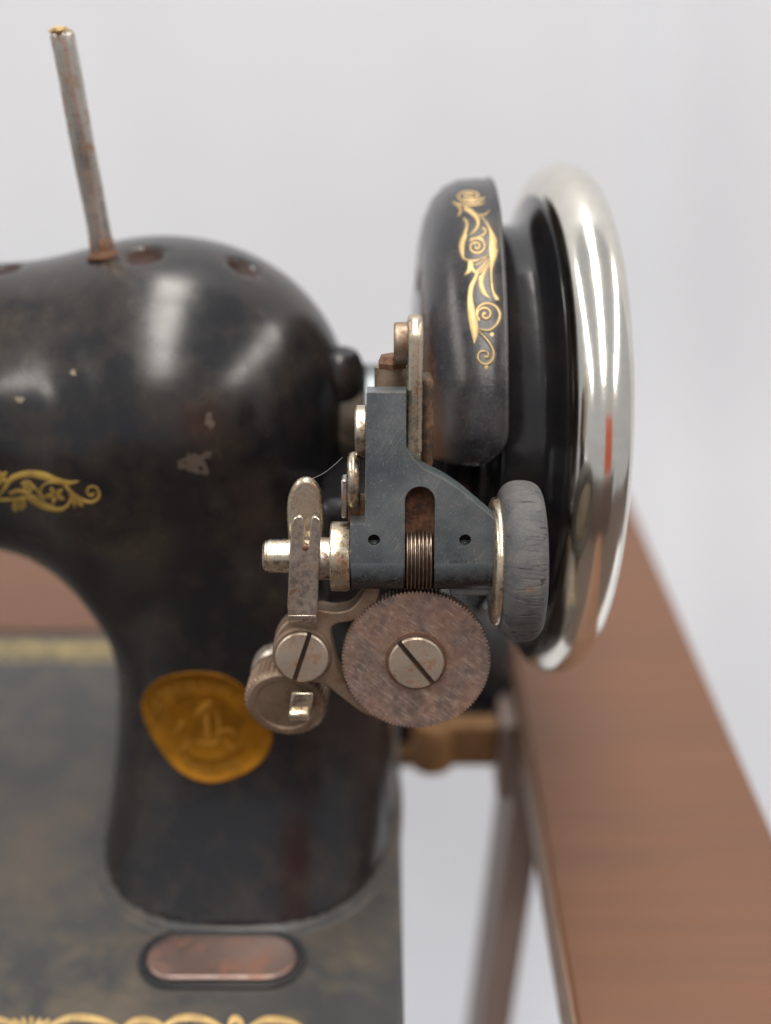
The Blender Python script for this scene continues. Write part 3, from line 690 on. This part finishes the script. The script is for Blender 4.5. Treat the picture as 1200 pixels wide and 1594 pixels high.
def slot_screw(name, c, r, h0, h1, ang, slotw, slotd, mat, parent):
    g = Geo(); g.add(*prism(W, circ(c[0], c[1], r, 72), h0, h1 - slotd))
    hw = slotw / 2; ca, sa = math.cos(ang), math.sin(ang)
    for s in (1, -1):
        a0 = math.asin(hw / r); P = [(r * math.cos(t), s * r * math.sin(t)) for t in [a0 + (math.pi - 2 * a0) * k / 40 for k in range(41)]]
        P = [(c[0] + x * ca - y * sa, c[1] + x * sa + y * ca) for x, y in P]
        bv = [(c[0] + (x - c[0]) * 0.955, c[1] + (y - c[1]) * 0.955) for x, y in P]
        n = len(P); V = [W(*p, h1 - slotd) for p in P] + [W(*p, h1 - 0.25) for p in P]
        # chamfer only the round side
        top = []
        for i, p in enumerate(P):
            if i in (0, n - 1):
                dx, dy = ca, sa; sg = 1 if i == 0 else -1; q = (p[0] - dx * sg * 0.35, p[1] - dy * sg * 0.35)
            else:
                q = (c[0] + (p[0] - c[0]) * (1 - 0.3 / r), c[1] + (p[1] - c[1]) * (1 - 0.3 / r))
            top.append(W(*q, h1 + 0.0))
        V += top
        F = [tuple(range(n)), tuple(2 * n + i for i in range(n))]
        for L0 in (0, n):
            for i in range(n): j = (i + 1) % n; F.append((L0 + i, L0 + j, L0 + n + j, L0 + n + i))
        g.add(V, F)
    o = obj(name, g.V, g.F, [mat, 'slot_grime'], parent, angle=28)
    for p in list(o.data.polygons)[:2 + 72]: p.material_index = 1
    return o
MAT['slot_grime'] = japan('slot_grime', base=(0.02, 0.012, 0.008), dust=(0.10, 0.04, 0.02), amount=0.8, rlo=0.7, rhi=0.9, scale=5)
MAT['screw'] = metal('pitted_screw_steel', (0.54, 0.46, 0.38), (0.22, 0.11, 0.055), 1.0, 0.34, 0.5, 420, (0.47, 0.60), ((3600, 500, 500), (0, 0.5, 0)), mtl=0.7)
sc = at(648, 1033, HG + 1.4)
slot_screw('slotted_screw', sc, 43.5 * PXM, HG + 0.01, HG + 1.5, R(-52), 1.15, 0.9, 'screw', gear)
obj('washer_groove', *lathe(W(sc[0], sc[1], HG), W.h, [(0.0, 46 * PXM), (.12, 46.5 * PXM), (.12, 48.5 * PXM), (0.0, 49.5 * PXM)], 72, capped=False), 'rusty', gear)
# --- pivot casting
def P2(pts, h): return [tuple(q[:2]) for q in catmull([(*W.px(x, y, h), 0) for x, y in pts], 4)]
HC = 0.2
o1 = P2([(424, 1012), (428, 992), (440, 974), (458, 962), (478, 958), (496, 950), (520, 953), (545, 948), (562, 930), (572, 912), (592, 915), (585, 940), (566, 960), (545, 968), (522, 972), (514, 984), (518, 1010), (528, 1046), (548, 1075), (580, 1098), (640, 1115), (690, 1100), (700, 1118), (645, 1128), (600, 1122), (565, 1110), (530, 1085), (505, 1066), (480, 1062), (452, 1056), (434, 1040), (426, 1024)], HC)
cast = obj('pivot_casting', *prism(W, o1, -5.5, HC), 'casting', machine, bevel=0.7, seg=3)
bc = at(470, 1022, 1.6)
boss2 = obj('pivot_boss', *lathe(W(bc[0], bc[1], -4), W.h, [(0, 6.4), (4.6, 6.35), (5.2, 5.95), (5.2, 5.6), (4.9, 5.5)], 64), 'casting', cast)
slot_screw('slotted_screw', bc, 42 * PXM, 0.9, 2.4, R(72), 1.0, 0.9, 'screw', cast)
# --- spindle and collars
def span(x0, x1, y=866, h=0): return at(x0, y, h)[0], at(x1, y, h)[0]
a, b = span(410, 546); r1 = 3.5
spn = obj('bobbin_spindle', *lathe(W(0, 0.1, 0), X, [(a, 0.01), (a, r1 - .7), (a + .5, r1 - .15), (a + .55, r1 - .3), (a + .9, r1 - .28), (a + 1.1, r1), (b, r1)], 64), 'nickel', machine, angle=35)
a, b = span(515, 545); obj('collar', *lathe(W(0, 0, 0), X, [(a, 2), (a, 6.9), (a + .3, 7.2), (b - .5, 7.2), (b, 6.9), (b, 2)], 72), 'nickel', spn)
a, b = span(496, 515); obj('collar', *lathe(W(0, -0.5, 0), X, [(a, 2), (a, 4.2), (a + .2, 4.4), (b + .2, 4.4), (b + .2, 2)], 64), 'nickel_dull', spn)
# --- friction wheel and tyre
a, b = span(778, 786, 866, 0); ta, tb = span(771, 852, 870, 0)
TC = W.px(815, 872, 0); Ty = W(0, TC[1] - .2, 0)
hubw = obj('friction_wheel', *lathe(Ty, X, [(21.6 - Ty.x, 3), (21.7 - Ty.x, 12.4), (22.1 - Ty.x, 13.1), (23.0 - Ty.x, 13.3), (23.6 - Ty.x, 13.1), (24.2 - Ty.x, 12.6), (30.5 - Ty.x, 12.6), (30.5 - Ty.x, 3)], 96), 'nickel', machine, angle=50)
tc = 27.7 - Ty.x; hwid = 4.35; rout = 16.6; NU, NV = 1000, 40
rnd = random.Random(11); cr = []
for _ in range(300):
    cr.append((rnd.uniform(0, 2 * math.pi), rnd.uniform(-.2, 1.0), rnd.uniform(.08, .5), rnd.uniform(.05, .26), rnd.uniform(-.08, .08)))
V, F = [], []
ang = np.linspace(0, 2 * math.pi, NU, endpoint=False); crk = np.zeros((NU, NV))
for k in range(NV):
    s = 2 * math.pi * k / NV; xx = math.cos(s)
    for (a0, c0_, ln, dp, sl_) in cr:
        d = np.abs((ang - a0 - sl_ * (xx - c0_) + math.pi) % (2 * math.pi) - math.pi) * rout
        if abs(xx - c0_) < ln: crk[:, k] = np.maximum(crk[:, k], dp * np.clip(1 - d / .13, 0, 1) * (1 - abs(xx - c0_) / ln) ** .5)
for i in range(NU):
    a = ang[i]; d = Vector((0, math.sin(a), math.cos(a)))
    lump = .09 * math.sin(3 * a + 1) + .06 * math.sin(7 * a) + .04 * math.sin(17 * a + 2)
    for k in range(NV):
        s = 2 * math.pi * k / NV; c, sn = math.cos(s), math.sin(s)
        x = hwid * (abs(c) ** .85) * (1 if c > 0 else -1); rr = (rout - 3.4) + 3.4 * (abs(sn) ** .85) * (1 if sn > 0 else -1)
        q = max(0, sn) ; rr += (lump - crk[i, k]) * (q ** .5)
        x -= crk[i, k] * .5 * c if sn > -0.2 else 0
        V.append(Ty + X * (tc + x) + d * rr)
for i in range(NU):
    for k in range(NV): F.append((i * NV + k, ((i + 1) % NU) * NV + k, ((i + 1) % NU) * NV + (k + 1) % NV, i * NV + (k + 1) % NV))
obj('rubber_tyre', V, F, 'rubber', hubw, angle=180, recalc=False)
# --- forked latch spring (front)
HL = 5.6
def quad(px, h): return [at(x, y, h) for x, y in px]
lp = [(448, 958), (447, 945), (449, 900), (451, 850), (453, 820), (456, 808), (463, 803), (471, 804), (473, 812), (473.5, 845), (476, 850), (480, 849), (481.5, 842), (483, 812), (486, 804), (493, 804), (499, 810), (500, 824), (498, 850), (496, 900), (494, 945), (493, 958)]
latch = obj('forked_latch', *prism(W, quad(lp, HL), HL - 1.3, HL), 'nickel_dull', machine, bevel=0.35, seg=2, bevmat='nickel')
# its foot curves back below
cu, V, F = [], [], []
u0, u1 = at(448.5, 955, HL)[0], at(493, 955, HL)[0]; vt = at(470, 958, HL)[1]
for k in range(9):
    a = k / 8 * R(80); cu.append((vt + .05 - 2.6 * math.sin(a), HL - 2.6 * (1 - math.cos(a)), a))
for (v, h, a) in cu: V += [W(u0, v, h), W(u1 - .1, v, h), W(u1 - .1, v + 1.3 * math.sin(a) * 1, h - 1.3 * math.cos(a)), W(u0, v + 1.3 * math.sin(a), h - 1.3 * math.cos(a))]
for k in range(8):
    for j in range(4): F.append((k * 4 + j, k * 4 + (j + 1) % 4, k * 4 + 4 + (j + 1) % 4, k * 4 + 4 + j))
F += [(0, 1, 2, 3), (32, 33, 34, 35)]
obj('latch_bend', V, F, 'nickel_dull', latch, bevel=0.2, angle=40)
lf = [(454, 1078), (487, 1078), (486, 1096), (480, 1118), (449, 1118), (451, 1098)]
ft = obj('latch_foot', *prism(W, quad(lf, 0), -1.4, 0.1), 'nickel', latch, bevel=0.45, seg=3)
a1_, b1_ = at(449, 1112, 1.0), at(482, 1120, 1.0)
obj('foot_roller', *lathe(W(0, (a1_[1] + b1_[1]) / 2 + .3, .3), X, [(a1_[0], 0.01), (a1_[0], .9), (a1_[0] + .4, 1.35), (b1_[0] - .4, 1.35), (b1_[0], .9), (b1_[0], 0.01)], 32), 'nickel', latch)
obj('rivet', *lathe(W(*at(475, 853, HL), HL - 1), W.h, [(0, 0.75), (.9, 0.75), (1.2, 0.45), (1.3, 0.01)], 20), 'rusty', latch)
# --- round-ended lever behind the spindle
HR = -4.0
rp = P2([(452, 900), (449, 850), (446, 800), (449, 772), (460, 752), (474, 745), (489, 750), (500, 768), (504, 795), (503, 830), (500, 900)], HR)
obj('thumb_lever', *prism(W, rp, HR - 2.4, HR), 'nickel_rusty', machine, bevel=0.9, seg=3, bevmat='nickel')
# --- edge-on oval stop, with its mounting lug
def edge_plate(name, x0, x1, y0, y1, hc, depth, mat, parent, bev):
    u0, v1_ = at(x0, y0, hc); u1, v0_ = at(x1, y1, hc); r = min(depth, v1_ - v0_) / 2; vm0, vm1 = v0_ + r, v1_ - r
    P = [(vm1 + r * math.sin(R(a)), hc + depth / 2 * math.cos(R(a)) * -1) for a in range(0, 181, 12)] + [(vm0 - r * math.sin(R(a)), hc + depth / 2 * math.cos(R(a))) for a in range(0, 181, 12)]
    n = len(P); V = [W(u0, *p) for p in P] + [W(u1, *p) for p in P]; F = [tuple(range(n)), tuple(range(n, 2 * n))] + [(i, (i + 1) % n, (i + 1) % n + n, i + n) for i in range(n)]
    return obj(name, V, F, mat, parent, bevel=bev, seg=4)
edge_plate('stop_cam', 540.5, 561, 704, 790, 1.5, 10.5, 'nickel', machine, 1.25)
a, b = at(531, 746, 0), at(541, 806, 0); lug = obj('cam_lug', *fbox(W, a[0], b[0], b[1], a[1], -4, 0.6), 'steel', bracket, bevel=.35)
a, b = at(541, 776, 0), at(568, 814, 0); obj('cam_lug', *fbox(W, a[0], b[0] + .5, b[1], a[1], -4, 0.3), 'rusty', bracket, bevel=.3)
# --- screw heads along the side
def side_disc(name, x0, x1, yc, rpx, hc, mat, parent, bev=.35, kn=0, k=PXM):
    u0, vc = at(x0, yc, hc); u1 = at(x1, yc, hc)[0]; r = rpx * k
    return obj(name, *lathe(W(0, vc, hc), X, [(u0, 0.01), (u0, r - bev), (u0 + bev, r), (u1 - bev, r), (u1, r - bev), (u1, 0.01)], 56, (lambda a, x, rr: 1 + kn * math.cos(40 * a)) if kn else None), mat, parent, angle=35)
side_disc('side_screw', 553, 571, 671, 39, 1.0, 'nickel', bracket)
# --- long nickel lever, edge on, with its screw
edge_plate('release_lever', 634, 656, 489, 722, 0.5, 9.5, 'nickel', machine, 1.1)
side_disc('lever_screw', 613, 636, 534, 31, 0.0, 'casting', machine)
a = at(611, 560, -6); obj('lock_nut', *lathe(W(a[0], a[1] - 1.5, -6), W.v, [(0, 0.01), (0, 3.1), (1.0, 3.3), (2.4, 2.6), (3.0, 0.01)], 6), 'rusty', machine, angle=20)
a = at(608, 610, -7); obj('nut_post', *lathe(W(a[0], a[1] - 8, -7), W.v, [(0, 3.3), (13.2, 3.3)], 32), 'casting', machine)
u, v = at(655, 540, -5); 
obj('guard_web', *fbox(W, at(655, 600, -3)[0], at(676, 600, -3)[0], at(660, 732, -3)[1], at(660, 590, -3)[1], -12, -3), 'web', guard, bevel=1.5, seg=3)
# --- knurled tension knob hanging below at the back
HK = -5.0; kc = at(443, 1098, HK); RK = 65 * PXM * 1.03
Kf = Frame(W(kc[0], kc[1], HK), W.u + W.h * 0.10, W.v + W.h * 0.22, W.h - W.u * 0.10 - W.v * 0.22)
knob = obj('knurled_knob', *lathe(Kf.O, Kf.h, [(-7, 6), (-7, RK - .8), (-6.5, RK), (-2, RK), (-1.2, RK), (-.6, RK - .4), (0, RK - 1.0), (0, RK - 2.2), (-.35, RK - 2.6), (-.35, 0.01)], 240, lambda a, x, r: 1 + (0.032 * (1 if math.cos(44 * a) > 0 else -1) if (r > RK - .1) else 0), capped=False), 'casting', machine, angle=35)
obj('knob_flange', *lathe(Kf.O - W.u * 1.5 + W.v * 1.5, Kf.h, [(-12, 0.01), (-12, 7.0), (-11, 7.6), (-8.5, 7.6), (-7.5, 7.0), (-7.2, 0.01)], 64), 'nickel_dull', knob)
# post tying the knob and casting to the pillar
obj('mounting_post', *lathe(W(0, -12, -6), (0, 1, 0), [(0, 5.5), (34, 6.5)], 32), 'body', machine)
kc2 = W(kc[0] + 3, kc[1] + 1, -11); obj('mounting_post', *lathe(kc2, (0, 1, 0), [(0, 3), (36, 3)], 24), 'casting', machine)
obj('mounting_arm', *boxm(-16, 8, 262, 300, 82, 111), 'wheel_black', machine, bevel=3, seg=3)
# arm linking bracket to the machine, out of sight behind it
obj('bracket_stay', *fbox(W, at(576, 700, -3)[0], at(628, 700, -3)[0], 0, at(600, 640, -3)[1], -9, 0.9), 'body', bracket, bevel=1)
# --- fine strand of cobweb
wb = [W(*at(486, 745, -3), -3), W(*at(503, 737, -2), -2), W(*at(519, 725, -1), -1), W(*at(533, 712, 0), 0)]
Q = catmull([tuple(p) for p in wb], 8); V, F = [], []
for i, q in enumerate(Q):
    for k in range(3): V.append(Vector(q) + Vector((math.cos(k * 2.09), 0, math.sin(k * 2.09))) * 0.035)
for i in range(len(Q) - 1):
    for k in range(3): F.append((i * 3 + k, i * 3 + (k + 1) % 3, i * 3 + 3 + (k + 1) % 3, i * 3 + 3 + k))
tag(obj('cobweb_strand', V, F, 'white_cloth'), 'fine pale cobweb strand between round-ended lever and oval nickel cam', 'cobweb')

# ------------------------------------------------------------------ motor behind the pillar
mo = obj('motor', *lathe(Vector((0, 386, 4)), X, [(-20, 10), (-20, 26), (-17, 31), (-12, 33.5), (34, 33.5), (40, 31), (43, 26), (43, 0.01)], 72), 'motor', machine)
obj('motor_bracket', *boxm(-10, 13.5, 349, 372, -27, 26), 'motor', machine, bevel=2)

# ------------------------------------------------------------------ cabinet
cab = tag(empty('sewing_cabinet', (0, 480, -750)), 'brown walnut cabinet with open well holding the black machine', 'cabinet')
side = obj('table_leaf', *prism(XY, rrect(45, 110, 30, 585, 1.5, 2)[:], -18, 0), 'wood', cab, bevel=1.6, seg=3)
side.data.materials.append(MAT['wood_edge'])
back = obj('back_board', *prism(XY, [(44.7, 424), (44.7, 585), (-420, 585), (-420, 393.5), (0, 393.5), (0, 424)], -18, -0.3), 'wood', cab, bevel=1.2)
obj('edge_banding', *boxm(44.0, 45.0, 30, 424, -17.5, -0.8), 'wood_edge', side, bevel=.3)
obj('apron', *boxm(37.5, 43.9, 338, 424, -34, -4), 'wood_dark', cab, bevel=1)
lt = PY(828, 1180, 342); lb_ = PY(768, 1594, 342); dv = (lb_ - lt) / (lb_.z - lt.z)
def legp(z, dx, dy): c = lt + dv * (z - lt.z); return (c.x + dx, 342 + dy, z)
V = [legp(z, dx, dy) for z in (-12, -749.5) for dx, dy in ((-5.6, -6), (5.6, -6), (5.6, 30), (-5.6, 30))]
obj('leg', V, [(0, 1, 2, 3), (4, 5, 6, 7), (0, 1, 5, 4), (1, 2, 6, 5), (2, 3, 7, 6), (3, 0, 4, 7)], 'wood_dark', cab, bevel=1)
for (lx, ly) in ((96, 60), (-400, 560), (-400, 420)):
    obj('leg', *boxm(lx - 9, lx + 9, ly - 9, ly + 9, -749.5, -18), 'wood_dark', cab, bevel=1)
hb = obj('hinge_block', *boxm(8.5, 37.4, 340, 347, -22, -5), 'bracket_brass', cab, bevel=1.5)
obj('hinge_knuckle', *lathe((15.5, 343, -25), (0, 0, 1), [(0, 3.4), (1.5, 5), (3, 7.2), (18, 7.2), (20, 6)], 40), 'bracket_brass', hb)
obj('hinge_tongue', *boxm(2, 12, 341, 348, -23, -17), 'bracket_brass', hb, bevel=1)

# ------------------------------------------------------------------ white sheet sweeping down behind and under
V, F = [], []; NXs, NYs = 560, 70; pth = []
for k in range(NYs):
    t = k / (NYs - 1)
    if t < .25: pth.append((330 + (730 - 330) * t / .25, -750))
    elif t < .32: a = (t - .25) / .07 * math.pi / 2; pth.append((730 + 70 * math.sin(a), -680 - 70 * math.cos(a)))
    else: zz_ = -680 + 2300 * (t - .32) / .68; pth.append((800 + 70 * max(0, min(1, (zz_ + 680) / 600)), zz_))
for i in range(NXs):
    x = -1500 + 3000 * i / (NXs - 1)
    for k, (y, z) in enumerate(pth):
        f = max(0, min(1, (k / NYs - .3) / .3)); amp = 0.9 + 9.0 * max(0, min(1, (x - 128) / 50))
        wv = math.sin((x + z * .10) / 15 + 0.5 * math.sin(z / 300)) * .6 + math.sin((x + z * .05) / 34 + 1.3 + z / 700) * 1.4
        V.append((x, y + f * amp * wv, z + (1 - f) * 2 * math.sin(x / 90 + y / 140)))
for i in range(NXs - 1):
    for k in range(NYs - 1): F.append((i * NYs + k, (i + 1) * NYs + k, (i + 1) * NYs + k + 1, i * NYs + k + 1))
tag(obj('backdrop_sheet', V, F, 'white_cloth', recalc=False, angle=180), 'plain white sheet hanging behind the machine and running under the cabinet', 'backdrop', None)
tag(obj('floor', *boxm(-3500, 3500, -2500, 2200, -800, -754), 'wall', smooth=False), kind='structure')
# low wall added to darken reflections, and red cloth: both show only as reflections
tag(obj('added_dark_wall', *boxm(-1500, 1300, -1300, -1260, -754, 40), 'wall', smooth=False), kind='structure')
V, F = [], []
for i in range(30):
    x = 115 + 330 * i / 29
    for z in range(0, 21): V.append((x, -470 + 14 * math.sin(i * .9), 110 + 330 * z / 20))
for i in range(29):
    for z in range(20): F.append((i * 21 + z, (i + 1) * 21 + z, (i + 1) * 21 + z + 1, i * 21 + z + 1))
tag(obj('red_cloth', V, F, 'red_cloth', recalc=False, angle=180), 'red cloth seen only as an orange streak mirrored in the nickel rim', 'cloth')
